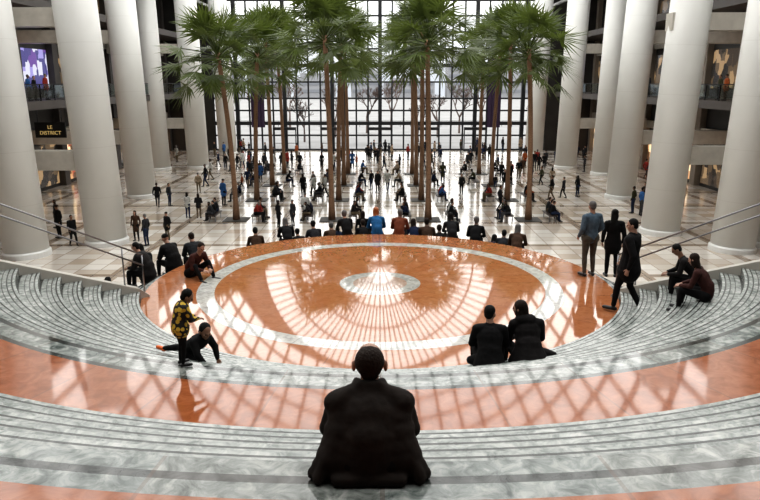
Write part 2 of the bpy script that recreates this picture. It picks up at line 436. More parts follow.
# seated man seen from behind on the top landing
J=pose('sit',drop=.33,lean=.2,knee=.18,fy=.5,mod={'waist':(0,0,.22),'chest':(0,.08,.34),'neck':(0,.165,.475),'head':(0,.205,.60),'shL':(-.185,.14,.385),'shR':(.185,.14,.385),'elbL':(-.245,.18,.20),'elbR':(.245,.18,.20),'wriL':(-.09,.40,.22),'wriR':(.09,.40,.22)})
def hb(w_,y,z,r,fl=1.0): return ('c',V((-w_,y,z)),V((w_,y,z)),r,r,UP,fl,'top')
sk=[hb(.13,.12,.375,.082),hb(.15,.10,.31,.09),hb(.16,.07,.24,.098),hb(.175,.04,.17,.10),hb(.21,.01,.115,.09),hb(.265,-.01,.07,.058),hb(.315,-.02,.034,.034),
    hb(.18,-.09,.034,.034),
    ('c',V((-.02,.13,.47)),V((-.18,.13,.385)),.058,.078,UP,1,'top'),('c',V((.02,.13,.47)),V((.18,.13,.385)),.058,.078,UP,1,'top'),
    ('c',V((-.05,.112,.505)),V((.05,.112,.505)),.027,.027,UP,1,'top'),('c',V((-.05,.112,.505)),V((-.075,.19,.49)),.027,.024,UP,1,'top'),('c',V((.05,.112,.505)),V((.075,.19,.49)),.027,.024,UP,1,'top')]
for (x0,x1,z0,r0) in ((-.19,-.28,.26,.025),(-.10,-.16,.22,.018),(.02,.03,.20,.017),(.11,.17,.22,.018),(.19,.28,.26,.025)):
    sk.append(('c',V((x0,.01,z0)),V((x1*1.0,-.075,.035)),r0,r0*1.4,lat,1,'top'))
near_person((-.06,3.54,6.30),(0,1),J,'person in a loose dark brown coat sitting on marble stair edge',BRN,BLK,SK[0],HR[1],
            hair='crop',build=1.0,skirt=sk,scale=1.02,garment='coat',disp=.012,head=1.03,gsm=5,nscale=.07)
# couple on the lower steps
def near_step(px,k,off=.14):
    R=5.3+TR*(k-1)+off; z=ZP+RI*k; x=0
    for _ in range(12):
        y=DC-math.sqrt(max(0,R*R-x*x)); zz=y*CT+(CZ-z)*ST; x=(px-380)/F*zz
    return V((x,y,z))
J=pose('sit',drop=.30,lean=.10,knee=.2,hf=(.5,1,-.1))
sk=[('c',V((0,-.02,.25)),V((0,-.06,.07)),.17,.23,lat,.75,'top'),('c',V((-.05,0,.12)),V((-.26,.12,.06)),.13,.06,lat,1,'top')]
near_person(near_step(489,3),(.1,1),J,'person in a black jacket sitting beside a companion on steps',BLK,BLK,SK[0],HR[0],build=1.12,coat=.02,skirt=sk,hair='short',scale=1.03)
J=pose('sit',drop=.30,lean=.10,knee=.22,hf=(-.8,.6,-.1),mod={'head':(-.10,.17,.75),'neck':(-.04,.12,.6)})
sk=[('c',V((0,-.02,.25)),V((0,-.06,.07)),.19,.28,lat,.8,'top'),('c',V((.05,0,.14)),V((.40,.12,.06)),.17,.06,lat,.8,'top'),('c',V((-.1,.1,.61)),V((.04,.1,.6)),.075,.085,UP,1,'top')]
near_person(near_step(527,3),(-.05,1),J,'person with long brown hair in wide dark coat on steps',CHAR,BLK,SK[0],HR[1],build=1.12,skirt=sk,hair='long',garment='coat',scale=1.06)
# child standing in a yellow patterned top
def pattern_mat(name,c1,c2,scale):
    m,nt,b=newmat(name); tc=N(nt,'ShaderNodeTexCoord'); vo=N(nt,'ShaderNodeTexVoronoi'); vo.inputs['Scale'].default_value=scale
    nt.links.new(tc.outputs['Object'],vo.inputs['Vector'])
    cr=N(nt,'ShaderNodeValToRGB'); cr.color_ramp.interpolation='CONSTANT'
    cr.color_ramp.elements[0].color=(*c1,1); cr.color_ramp.elements[1].color=(*c2,1); cr.color_ramp.elements[1].position=.48
    nt.links.new(vo.outputs['Distance'],cr.inputs['Fac']); nt.links.new(cr.outputs['Color'],b.inputs['Base Color']); b.inputs['Roughness'].default_value=.8
    return m
YEL=pattern_mat('fabric_yellow_floral',(.70,.48,.06),(.02,.018,.016),9)
J=pose('stand',hf=(.2,.8,-.6),mod={'chest':(0,.05,1.28),'neck':(0,.11,1.43),'head':(0,.20,1.57),'shL':(-.185,.09,1.37),'shR':(.185,.09,1.37),'elbL':(-.25,.16,1.12),'elbR':(.25,.18,1.12),'wriL':(-.14,.36,1.05),'wriR':(.14,.38,1.08)})
near_person(near_step(183,9,.12),(.85,.5),J,'small child in yellow and black floral vest standing on steps',YEL,BLK,SK[1],HR[0],scale=.52,head=1.38,hair='bob',garment='vest',coat=.04,build=1.42)
OSH=simple('shoe_orange',(.8,.16,.03),.5)
J=pose('kneel',hf=(.3,.8,-.4),mod={'hipL':(-.10,-.14,.20),'kneeL':(-.18,-.50,.16),'ankL':(-.20,-.88,.07),'toeL':(-.22,-1.03,.06)})
p=near_step(196,7,.16)
near_person(p,(.90,-.43),J,'child with black hair kneeling with one leg stretched back',BLK,BLK,SK[1],HR[0],shoe=OSH,scale=.76,hair='bob',head=1.12,disp=.008,build=1.15)
# man in light blue shirt
J=pose('stand',hf=(.1,1,-.1),mod={'wriL':(-.2,.16,.92),'wriR':(.2,.16,.95)})
near_person(V((5.0,16.0,ZP)),(-.3,1),J,'person in blue shirt and grey trousers standing, back turned',fabric('blue_grey_shirt',(.09,.13,.17)),fabric('khaki_grey',(.09,.08,.065)),SK[0],HR[2],scale=1.04,garment='shirt',build=1.14)
J=pose('stand',hf=(.5,1,-.2))
near_person(V((5.72,16.5,ZP-.165)),(.2,1),J,'person with long dark hair in black coat standing by railing',BLK,BLK,SK[0],HR[0],scale=.97,hair='long',coat=.15,garment='coat',build=1.08)
# man in dark suit walking
J=pose('walk',hf=(-.3,1,-.2))
sk=[('c',V((0,0,1.05)),V((0,0,.82)),.18,.25,lat,.78,'top'),('c',V((-.04,.0,1.45)),V((.04,0,1.45)),.07,.07,UP,1,'top')]
near_person(V((4.98,13.3,ZP)),(-.75,.65),J,'person in a black suit stepping off the marble stairs',BLK,BLK,SK[0],HR[0],scale=1.10,hair='short',coat=.06,build=1.28,garment='suit_jacket',skirt=sk)
# seated on right hand steps
J=pose('sit',drop=.30,lean=.16,knee=.14,hf=(.2,1,-.3))
near_person(near_step(706,5),(-.85,.55),J,'person with brown hair in maroon top sitting on steps',fabric('maroon',(.055,.02,.017)),BLK,SK[0],HR[1],hair='long',build=1.05,scale=.94)
J=pose('sit',drop=.30,lean=.24,knee=.16,hf=(0,1,-.7))
near_person(V((6.25,13.15,surf_z(6.25,13.15))),(-1,.35),J,'person in a dark jacket hunched on steps by railing',CHAR,BLK,SK[1],HR[0],hair='short',build=1.1,scale=.95)
# platform edge, reddish brown jacket
J=pose('sit',drop=.06,lean=.22,knee=.2,fy=.55,hf=(.3,1,-.5),mod={'kneeL':(-.2,.38,.36),'kneeR':(.2,.36,.34)})
near_person(spot(192,276,ZP),(.75,-.5),J,'person in a reddish brown jacket sitting on platform edge',fabric('red_brown',(.06,.02,.015)),BLK,SK[0],HR[1],hair='short',build=1.1)
J=pose('sit',drop=.33,lean=.15,hf=(0,1,-.3))
near_person(V((-5.35,17.35,ZP-.165)),(-.8,.5),J,'person in a bulky black coat sitting on the top step',BLK,BLK,SK[0],HR[0],hair='hat',build=1.3,garment='coat',coat=.03)
near_person(V((-5.75,16.5,ZP-.165)),(-1,.1),J,'person in charcoal coat sitting on the top step',CHAR,BLK,SK[0],HR[0],hair='short',build=1.3,garment='coat',coat=.03)
near_person(V((-6.15,17.6,ZP-.165*3)),(-.7,.6),J,'person in dark padded coat sitting on descending steps',BLK,BLK,SK[0],HR[0],hair='long',build=1.3,garment='coat',coat=.03)
near_person(V((-5.0,18.2,ZP-.165*2)),(-.6,.8),J,'person in dark grey padded coat sitting on descending steps',fabric('dark_grey_padded',(.02,.021,.024)),BLK,SK[0],HR[1],hair='bun',build=1.25,garment='coat',coat=.03)

# ------------------------------------------------------------------ crowd
def arc_pos(px,k):
    R=5.3+.33*(k-1)+.15; zl=ZP-.165*k
    x=0
    for _ in range(8):
        y=DC+math.sqrt(max(0,R*R-x*x)); zz=y*CT+(CZ-zl)*ST; x=(px-380)/F*zz
    return V((x,y,zl))
ROW=[(288,2,TOPS[0]),(316,4,TOPS[1]),(347,1,TOPS[0]),(377,1,('bright blue',(.02,.11,.26))),(399,1,('rust brown',(.17,.05,.024))),(427,4,TOPS[3]),(452,1,TOPS[8]),(475,2,TOPS[0]),(502,5,TOPS[1]),(516,3,TOPS[3]),(257,4,TOPS[3]),(333,5,TOPS[3]),(415,4,TOPS[2]),(440,6,TOPS[0]),(300,6,TOPS[0]),(490,7,TOPS[2]),(364,4,TOPS[11])]
for i,(px,k,t) in enumerate(ROW):
    p=arc_pos(px,k); far_person('sitstep' if i%3 else 'sitstep2',p,(p.x*.3+random.uniform(-2.5,2.5),5),top=t,hair=simple('hair_orange',(.32,.09,.02),.5) if px==377 else None,group='people seated on the descending steps',scale=random.uniform(.94,1.08))
far_person('stand2',arc_pos(363,8),(0,1),top=TOPS[0],group='people seated on the descending steps')
far_person('sitstep',V((-7.2,17.9,ZP-.165*9)),(-.9,.5),top=TOPS[0],group='people seated on the descending steps')
for px,py,k,t in [(60,238,'stand3',0),(74,246,'walk',0),(57,228,'stand2',1),(137,241,'stand2',3),(147,246,'stand',1),(158,207,'walk',0),(170,206,'stand',1),(168,240,'stand3',0),
                  (199,193,'stand',6),(211,180,'walk',5),(551,200,'walk',0),(563,198,'walk',1),(577,197,'stand2',0),(682,206,'stand',6),(279,228,'stand2',0),(293,226,'stand3',1),
                  (260,178,'stand',0),(584,172,'stand',1),(635,168,'stand',6),(470,168,'walk',0),(408,160,'stand',4),(226,170,'stand',0),(522,176,'walk',3),(330,186,'stand',0),(248,188,'walk',2),(534,170,'stand',0),(300,170,'walk',0),(384,170,'walk',1)]:
    p=spot(px,py,0.0); a=random.uniform(0,6.28)
    far_person(k,p,(math.cos(a),math.sin(a)),top=TOPS[t])
TX=[-9.1,-3.05,3.05,9.4]; TY=[43.0,50.5,58.0,65.5]
CPOS=[(-17.8,33.8),(-14.8,36.5),(-18.1,52),(-21.9,68.6),(-18.4,70),(18.3,34.9),(16.2,39.1),(18.1,51.5),(21,65),(18.8,70),(-20.5,36.3),(20.5,36.3),(-18.4,84),(18.6,84)]
def clear(x,y,d=.7):
    return all((x-a)**2+(y-b)**2>(d+.9)**2 for a in TX for b in TY) and all((x-a)**2+(y-b)**2>3.2 for a,b in CPOS)
placed=[]
def try_place(n,x0,x1,y0,y1):
    c=0
    while c<n:
        # small clusters of one to four people
        x=random.uniform(x0,x1); y=random.uniform(y0,y1)
        for q in range(random.choice([1,1,2,3,4])):
            xx=x+random.uniform(-.9,.9)*(q>0); yy=y+random.uniform(-.9,.9)*(q>0)
            if not clear(xx,yy) or any((xx-a)**2+(yy-b)**2<.45 for a,b in placed): continue
            placed.append((xx,yy)); a=random.uniform(0,6.28)
            far_person(random.choice(['stand','stand2','stand3','crossed','walk','walk']),V((xx,yy,0)),(math.cos(a),math.sin(a)),scale=random.choice([.7,.92,.96,1,1.04,1.08])); c+=1
try_place(72,-20,20,68,87.3); try_place(26,-13,13,42,66); try_place(10,-20,-11,42,80); try_place(10,11.5,20,42,80); try_place(4,-25,-20,48,80); try_place(5,20,25,46,80)

# benches with seated visitors
wood=simple('bench_dark_wood',(.035,.022,.016),.45,scale=20); steel=simple('brushed_steel',(.28,.28,.29),.3,metal=1,var=.05)
def make_bench():
    r=empty('bench'); bm=bmesh.new()
    for i in range(4): bbox(bm,-.95,.95,-.25+i*.13,-.25+i*.13+.115,.39,.45)
    a=mesh_obj('seat',bm,wood,r)
    legs=[]
    for x in(-.75,.75):
        bm=bmesh.new(); bbox(bm,x-.03,x+.03,-.22,-.17,0,.385); bbox(bm,x-.03,x+.03,.17,.22,0,.385); bbox(bm,x-.03,x+.03,-.22,.22,.345,.385)
        legs.append(mesh_obj('leg',bm,steel,r))
    meta(r,'dark slatted wooden bench with steel legs near a palm','bench','benches among the palm trees'); return r,[a]+legs
B0,BP=make_bench(); first=True
for i,tx in enumerate(TX):
    for j,ty in enumerate(TY):
        for side in (-1,1):
            if first: r=B0; first=False
            else:
                r=B0.copy(); COL.objects.link(r)
                for q in BP:
                    c=q.copy(); c.parent=r; COL.objects.link(c)
            r.location=(tx+side*1.35,ty,0); r.rotation_euler=(0,0,math.pi/2)
            for yy in random.sample([-.6,0,.6],random.choice([2,3,3] if j<2 else [1,1,2])):
                far_person(random.choice(['sit','sit2']),V((tx+side*1.35,ty+yy,.45)),(side,random.uniform(-.3,.3)),group='visitors seated among the palms')
for X,ys in ((-22.7,(43.2,44.6,45.8,46.6,48.2,56,58)),(22.7,(42.7,43.8,44.7,46.5,47.4,55,60,61))):
    for y in ys: far_person(random.choice(['stand','crossed','stand3']),V((X,y,7.3)),(-X,0),group='people at the balcony')

# ------------------------------------------------------------------ stairs & platform
def sector_prism(name,r0,r1,z0,z1,mat,parent=None,near=True,n=96):
    bm=bmesh.new()
    def arc(r):
        s=cut(r)
        a0,a1=(math.pi-s,2*math.pi+s) if near else (s,math.pi-s)
        return [(r*math.cos(a0+(a1-a0)*i/n),DC+r*math.sin(a0+(a1-a0)*i/n)) for i in range(n+1)]
    A=arc(r0); B=arc(r1)
    g=lambda L,z:[bm.verts.new((x,y,z)) for x,y in L]
    at,bt,ab,bb=g(A,z1),g(B,z1),g(A,z0),g(B,z0)
    for i in range(n):
        bm.faces.new((at[i],bt[i],bt[i+1],at[i+1])); bm.faces.new((ab[i+1],bb[i+1],bb[i],ab[i]))
        bm.faces.new((ab[i],at[i],at[i+1],ab[i+1])); bm.faces.new((bb[i+1],bt[i+1],bt[i],bb[i]))
    bm.faces.new((ab[0],bb[0],bt[0],at[0])); bm.faces.new((at[n],bt[n],bb[n],ab[n]))
    bmesh.ops.recalc_face_normals(bm,faces=bm.faces[:])
    return mesh_obj(name,bm,mat,parent)
st=empty('staircase',(0,0,0)); meta(st,'curved amphitheatre staircase of grey and orange marble','staircase')
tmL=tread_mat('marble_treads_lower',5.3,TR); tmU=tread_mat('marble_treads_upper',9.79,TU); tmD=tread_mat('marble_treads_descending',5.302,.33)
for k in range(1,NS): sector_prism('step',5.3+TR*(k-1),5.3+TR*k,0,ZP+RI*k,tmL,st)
landm=stone_mat('marble_landing',[(0,1),(8.55,0)],.065,lines=[(0,1.1),(8.18,.25),(8.22,1.1),(8.36,.3),(8.40,1.1),(8.50,.3),(8.55,1),(9.72,.4)],joints=48,oc=ORANGE2,ior=1.48,alt_amt=.03)
sector_prism('landing',RL,9.79,0,ZL,landm,st)
for k in range(1,6): sector_prism('step',9.79+TU*(k-1),9.79+TU*k,0,5.30+.1667*k,tmU,st)
topm=stone_mat('marble_upper_landing',[(0,1),(12.10,0)],.10,lines=[(0,1.1),(11.76,.2),(11.78,1.1),(11.86,.25),(11.88,1.1),(11.97,.3),(11.985,1.0),(12.07,.35),(12.10,1)],joints=56,coat=.1,oc=ORANGE2,alt_amt=.03)
sector_prism('landing',RU,20,0,6.30,topm,st)
discm=stone_mat('marble_platform',[(0,.45),(.60,1),(.88,0),(3.74,1),(4.08,0)],.045,light=True,lines=[(0,.95),(.58,.6),(.60,.8),(.88,.5),(.90,1),(3.72,.6),(3.74,1),(4.08,.6),(4.10,1),(5.24,.6)],joints=32,ior=1.52,coat=.4,alt_amt=.04)
bm=bmesh.new(); lathe(bm,[(5.298,0),(5.298,ZP-.02),(5.28,ZP)],128,0,DC)
o=mesh_obj('round_platform',bm,discm); meta(o,'polished orange marble circular platform with pale inlaid rings','platform')
st2=empty('staircase'); meta(st2,'pale marble steps fanning down from platform to floor','staircase')
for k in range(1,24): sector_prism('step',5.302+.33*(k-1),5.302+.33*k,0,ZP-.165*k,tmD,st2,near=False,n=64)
beige=simple('beige_marble',(.50,.47,.42),.3,var=.10,scale=2)
def cpt(r):
    s=cut(r); return r*math.cos(s),DC+r*math.sin(s)
for sx in(-1,1):
    rr=[5.12,5.3,RL,9.79,RU,20]; zz_=[4.0,4.17,5.36,5.36,6.36,6.36]
    nrm=V((WS,1,0)).normalized()*.24
    P2=[cpt(r) for r in rr]
    bm=bmesh.new(); f=[];g=[];fb=[];gb=[]
    for (x,y),z in zip(P2,zz_):
        a=(x+.004,y+.004); b2=(x+nrm.x,y+nrm.y)
        f.append(bm.verts.new((sx*a[0],a[1],z))); g.append(bm.verts.new((sx*b2[0],b2[1],z)))
        fb.append(bm.verts.new((sx*a[0],a[1],0))); gb.append(bm.verts.new((sx*b2[0],b2[1],0)))
    for i in range(len(rr)-1):
        bm.faces.new((f[i],f[i+1],g[i+1],g[i])); bm.faces.new((fb[i],fb[i+1],f[i+1],f[i])); bm.faces.new((gb[i],g[i],g[i+1],gb[i+1])); bm.faces.new((fb[i+1],fb[i],gb[i],gb[i+1]))
    bm.faces.new((f[0],g[0],gb[0],fb[0])); bm.faces.new((f[-1],fb[-1],gb[-1],g[-1]))
    bmesh.ops.recalc_face_normals(bm,faces=bm.faces[:])
    struct(mesh_obj('trim_%d'%(1 if sx<0 else 2),bm,beige))
    hr=empty('handrail',(0,0,0)); meta(hr,'brushed steel double handrail on the stair side wall','handrail','stair handrails')
    def cp(r,z):
        x,y=cpt(r); return (sx*(x+nrm.x*.5),y+nrm.y*.5,z)
    RP=[(5.16,4.03),(RL,5.72),(9.79,5.95),(RU,6.75),(14,6.85)]
    def rl(h,nm):
        bm=bmesh.new(); tube(bm,[cp(r,z+h) for r,z in RP],.018,8); mesh_obj(nm,bm,steel,hr,True)
    rl(.85,'rail'); rl(.62,'rail')
    for r_,zb,zt in ((5.18,4.0,4.89),(5.55,4.25,5.1),(RL,5.36,6.57),(9.79,5.36,6.8),(RU,6.36,7.6)):
        bm=bmesh.new(); tube(bm,[cp(r_,zb),cp(r_,zt)],.018,8); mesh_obj('post',bm,steel,hr,True)

# ------------------------------------------------------------------ floor
m,nt,b=newmat('floor_marble_tiles'); tc=N(nt,'ShaderNodeTexCoord')
def brick(w,mortar,c1,c2,mc):
    br=N(nt,'ShaderNodeTexBrick'); br.offset=0; br.squash=1
    br.inputs['Scale'].default_value=1; br.inputs['Brick Width'].default_value=w; br.inputs['Row Height'].default_value=w
    br.inputs['Mortar Size'].default_value=mortar; br.inputs['Mortar Smooth'].default_value=0
    br.inputs['Color1'].default_value=(*c1,1); br.inputs['Color2'].default_value=(*c2,1); br.inputs['Mortar'].default_value=(*mc,1)
    nt.links.new(tc.outputs['Object'],br.inputs['Vector']); return br
b1=brick(1.0,.025,(.82,.78,.72),(.52,.43,.34),(.42,.35,.29))
b2=brick(6.0,.24,(1,1,1),(1,1,1),(.50,.43,.37))
c=mix(nt,1.0,b1.outputs['Color'],b2.outputs['Color'],'MULTIPLY')
nt.links.new(c,b.inputs['Base Color']); b.inputs['Roughness'].default_value=.13; b.inputs['IOR'].default_value=1.6
b.inputs['Coat Weight'].default_value=.3; b.inputs['Coat Roughness'].default_value=.06
floorm=m
o=box_obj('floor',-40,40,-16,89.2,-.3,0,floorm); struct(o)
# ------------------------------------------------------------------ columns
m,nt,b=newmat('column_cream_stone'); tc=N(nt,'ShaderNodeTexCoord'); sp=N(nt,'ShaderNodeSeparateXYZ'); nt.links.new(tc.outputs['Object'],sp.inputs[0])
fr=math_(nt,'FRACT',math_(nt,'DIVIDE',sp.outputs['Z'],2.6)); ln=math_(nt,'LESS_THAN',fr,.012)
no=N(nt,'ShaderNodeTexNoise'); no.inputs['Scale'].default_value=.7; nt.links.new(tc.outputs['Object'],no.inputs['Vector'])
base_=mix(nt,no.outputs['Fac'],(.70,.70,.675),(.77,.77,.745))
c=mix(nt,math_(nt,'MULTIPLY',ln,.12),base_,(.3,.27,.23)); nt.links.new(c,b.inputs['Base Color']); b.inputs['Roughness'].default_value=.4
colm=m
def column():
    r=empty('column'); bm=bmesh.new()
    lathe(bm,[(1.06,.30),(1.06,20)],48); a=mesh_obj('shaft',bm,colm,r,False)
    for p in a.data.polygons: p.use_smooth=len(p.vertices)==4
    bm=bmesh.new(); lathe(bm,[(1.14,-.05),(1.14,.22),(1.07,.30)],40); b_=mesh_obj('base',bm,colm,r,False)
    meta(r,'tall round cream stone column','column','atrium columns'); return r,[a,b_]
C0,CP=column(); first=True
for x,y in CPOS:
    if first: r=C0; first=False
    else:
        r=C0.copy(); COL.objects.link(r)
        for q in CP:
            c=q.copy(); c.parent=r; COL.objects.link(c)
    r.location=(x,y,0)
    # columns tilted outward to imitate perspective lean; real ones are vertical
    r.rotation_euler=(0,math.copysign(math.radians(2.3 if y<45 else (1.8 if y<60 else 1.1)),x),0)
# ------------------------------------------------------------------ side walls
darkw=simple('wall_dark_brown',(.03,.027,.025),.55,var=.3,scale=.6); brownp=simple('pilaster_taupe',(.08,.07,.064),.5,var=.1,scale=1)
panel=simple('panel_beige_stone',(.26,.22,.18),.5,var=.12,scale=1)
warm=shop('shop_window_warm',[(.10,.05,.025),(.55,.30,.14),(1.0,.72,.42),(.35,.08,.04)],1.2)
cool=shop('shop_window_blue_purple',[(.10,.09,.3),(.45,.4,.85),(.85,.85,1.0),(.2,.1,.4)],.8,1.5)
dim=shop('window_dim_interior',[(.02,.016,.013),(.12,.08,.045),(.38,.25,.13),(.05,.035,.025)],.9)
winm=simple('window_glass_dark',(.02,.024,.03),.1,var=.4,scale=.7)
rail=simple('railing_dark_metal',(.02,.02,.022),.4,metal=.7)
glassm,nt,b=newmat('railing_glass'); tp=N(nt,'ShaderNodeBsdfTransparent'); tp.inputs['Color'].default_value=(.75,.82,.80,1); gl=N(nt,'ShaderNodeBsdfGlossy'); gl.inputs['Roughness'].default_value=.03
ms=N(nt,'ShaderNodeMixShader'); ms.inputs[0].default_value=.12; nt.links.new(tp.outputs[0],ms.inputs[1]); nt.links.new(gl.outputs[0],ms.inputs[2]); nt.links.new(ms.outputs[0],nt.nodes['Material Output'].inputs['Surface'])
tn=3; wn=2
for sx,nm in((-1,'left'),(1,'right')):
    struct(box_obj('wall_'+nm,min(sx*27,sx*27.6),max(sx*27,sx*27.6),-16,89,0,20,darkw))
    def T(x0,x1,y0,y1,z0,z1,mt):
        global tn
        o=box_obj('trim_%d'%tn,min(sx*x0,sx*x1),max(sx*x0,sx*x1),y0,y1,z0,z1,mt); tn+=1; return struct(o)
    T(22,27,24,89,6.75,7.3,brownp); T(23.2,27,24,89,13.4,14.0,brownp); T(26.6,27,24,89,4.1,4.8,beige)
    T(26.6,27,24,89,11.6,12.2,beige); T(21,27.6,-16,89,20,20.5,darkw)
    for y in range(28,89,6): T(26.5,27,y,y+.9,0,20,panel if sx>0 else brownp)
    for x,y in ((15.6,36.5 if sx<0 else 39.1),(18.2,52),(18.6,70)):
        T(x,26.5,y-.45,y+.45,4.0,5.0,beige); T(x,26.5,y-.45,y+.45,11.2,12.1,beige)
    for i,y in enumerate(range(29,86,6)):
        for (z0,z1,mt) in ((.3,3.6,warm if i%3!=1 else dim),(8.0,11.0,cool if (sx<0 and i==4) or (sx>0 and i==7) else (warm if i in (3,) else dim)),(14.5,18,winm if i%2 else dim)):
            o=box_obj('window_%d'%wn,min(sx*26.85,sx*27),max(sx*26.85,sx*27),y+.3,y+4.6,z0,z1,mt); struct(o); wn+=1
    r=empty('railing',(sx*22.1,24,7.3)); meta(r,'dark metal and glass balcony railing','railing','balcony railings')
    bm=bmesh.new(); bbox(bm,-.03,.03,0,65,1.02,1.08); bbox(bm,-.02,.02,0,65,.08,.12); mesh_obj('rail',bm,rail,r)
    bm=bmesh.new(); bbox(bm,-.008,.008,0,65,.13,1.0); mesh_obj('glass_panel',bm,glassm,r)
    for i in range(0,33):
        bm=bmesh.new(); bbox(bm,-.035,.035,i*2,i*2+.07,0,1.05); mesh_obj('post',bm,rail,r)
struct(box_obj('wall_near',-27,27,-16.5,-16,0,40,brownp))
# building over the stair head behind the viewer: unseen, added to darken the foreground
struct(box_obj('trim_90',-27,27,-16,-2,18,18.6,brownp))
struct(box_obj('trim_91',-21,21,-2.4,-2,18.6,38,brownp))
# ------------------------------------------------------------------ glass end wall
frame=simple('mullion_dark_steel',(.02,.021,.024),.5,metal=.3)
YB=89.0
bm=bmesh.new(); cz=22.8; RLn=15.5
for i in range(-14,15):
    x=i*1.5; big=(i%4==0); top=cz if abs(x)<19.9 else (21 if abs(x)<20.7 else 17.5); bar(bm,(x,YB,0),(x,YB,top),.46 if big else .2,.5 if big else .2)
for z in (.1,1.9,3.4,5,6.5,8.5,10.5,12.5,14.5,16.4,18.3,20.2,22.8): 
    hw=21 if z<17.6 else math.sqrt(21*21-(z-17.5)**2)
    bar(bm,(-hw,YB,z),(hw,YB,z),.44 if z in(3.4,10.5,18.3,22.8) else .2,.3)
for rr in (3.1,6.2,9.3,12.4,15.5):
    pts=[(rr*math.cos(math.pi*i/40),YB,cz+rr*math.sin(math.pi*i/40)) for i in range(41)]
    for a,b_ in zip(pts,pts[1:]): bar(bm,a,b_,.18,.3)
for i in range(49):
    a=math.pi*i/48; r0=0 if i%6==0 else (3.1 if i%2==0 else 6.2)
    bar(bm,(r0*math.cos(a),YB,cz+r0*math.sin(a)),(RLn*math.cos(a),YB,cz+RLn*math.sin(a)),.17,.3)
struct(mesh_obj('window_1',bm,frame))
bm=bmesh.new(); n=40; a0=math.asin(5.3/21)
A=[(15.6*math.cos(math.pi*i/n),cz+15.6*math.sin(math.pi*i/n)) for i in range(n+1)]
Bv=[(21*math.cos(a0+(math.pi-2*a0)*i/n),17.5+21*math.sin(a0+(math.pi-2*a0)*i/n)) for i in range(n+1)]
va=[bm.verts.new((x,YB+.1,z)) for x,z in A]; vb=[bm.verts.new((x,YB+.1,z)) for x,z in Bv]
for i in range(n): bm.faces.new((va[i],va[i+1],vb[i+1],vb[i]))
struct(mesh_obj('wall_far',bm,simple('gable_pale_stone',(.30,.27,.24),.6)))
for k,sx in ((1,-1),(2,1)):
    struct(box_obj('wall_far_corner' if sx<0 else 'wall_far_side',min(sx*21,sx*27.6),max(sx*21,sx*27.6),88.8,89.4,0,20,darkw))
for i,x in enumerate((-12,-6,0,6,12)):
    bm=bmesh.new()
    for dx in(-1.4,0,1.4): bar(bm,(x+dx,YB-1.2,0),(x+dx,YB-1.2,2.8),.12,.12)
    bar(bm,(x-1.45,YB-1.2,2.8),(x+1.45,YB-1.2,2.8),.35,.3); bar(bm,(x-1.4,YB-1.2,1.0),(x+1.4,YB-1.2,1.0),.06,.06)
    bar(bm,(x-1.4,YB-1.2,.1),(x+1.4,YB-1.2,.1),.2,.08)
    struct(mesh_obj('door_%d'%(i+1),bm,frame))
# barrel vault ribs
bm=bmesh.new(); cz2=17.5
for j,y in enumerate(range(-1,90,5)):
    pts=[(21*math.cos(math.pi*i/32),y,cz2+21*math.sin(math.pi*i/32)) for i in range(33)]
    for a,b_ in zip(pts,pts[1:]): bar(bm,a,b_,.3,.4)
for i in range(0,31):
    a=math.pi*i/30; bar(bm,(21*math.cos(a),-2,cz2+21*math.sin(a)),(21*math.cos(a),89,cz2+21*math.sin(a)),.25,.3)
struct(mesh_obj('ceiling',bm,simple('vault_steel',(.40,.40,.40),.5)))
# banners
pur=simple('banner_purple_cloth',(.03,.014,.04),.8)
for x,y in ((-14.6,84),(13.6,84)):
    r=empty('banner',(x,y,3.2)); meta(r,'tall hanging dark purple cloth banner','banner','hanging banners')
    bm=bmesh.new(); n=16
    L=[bm.verts.new((-.8+1.6*i/n,.06*math.sin(i*1.3),0)) for i in range(n+1)]; U=[bm.verts.new((-.8+1.6*i/n,.04*math.sin(i*1.3),8)) for i in range(n+1)]
    for i in range(n): bm.faces.new((L[i],L[i+1],U[i+1],U[i]))
    mesh_obj('cloth',bm,pur,r,True)
    bm=bmesh.new(); tube(bm,[(-.9,0,8),(.9,0,8)],.05); mesh_obj('rod',bm,rail,r,True)
    bm=bmesh.new(); tube(bm,[(0,0,8),(0,0,29.0)],.015,6); mesh_obj('cable',bm,rail,r,True)
# hanging shop sign
r=empty('hanging_sign',(-21.0,44.5,5.55)); r.scale=(.85,.85,.85); meta(r,'black hanging shop sign with glowing yellow lettering','sign')
bm=bmesh.new(); bbox(bm,-1.15,1.15,0,.12,-.6,.55); mesh_obj('panel',bm,simple('sign_black',(.006,.006,.006),.4),r)
bm=bmesh.new(); 
for x in(-.9,.9): tube(bm,[(x,.06,.55),(x,.06,1.41)],.025,6)
mesh_obj('hanger',bm,rail,r,True)
ylet=simple('sign_yellow_light',(.4,.28,.1),.4,emit=(1,.72,.28),es=.35,var=.0)
for txt,z in (('LE',.06),('DISTRICT',-.36)):
    cu=bpy.data.curves.new('t','FONT'); cu.body=txt; cu.size=.38; cu.align_x='CENTER'; cu.extrude=.01
    to=bpy.data.objects.new('t',cu); COL.objects.link(to)
    dg=bpy.context.evaluated_depsgraph_get(); me=bpy.data.meshes.new_from_object(to.evaluated_get(dg)); bpy.data.objects.remove(to)
    me.materials.clear(); me.materials.append(ylet)
    o=bpy.data.objects.new('lettering',me); link(o,r); o.location=(0,-.02,z); o.rotation_euler=(math.pi/2,0,0)

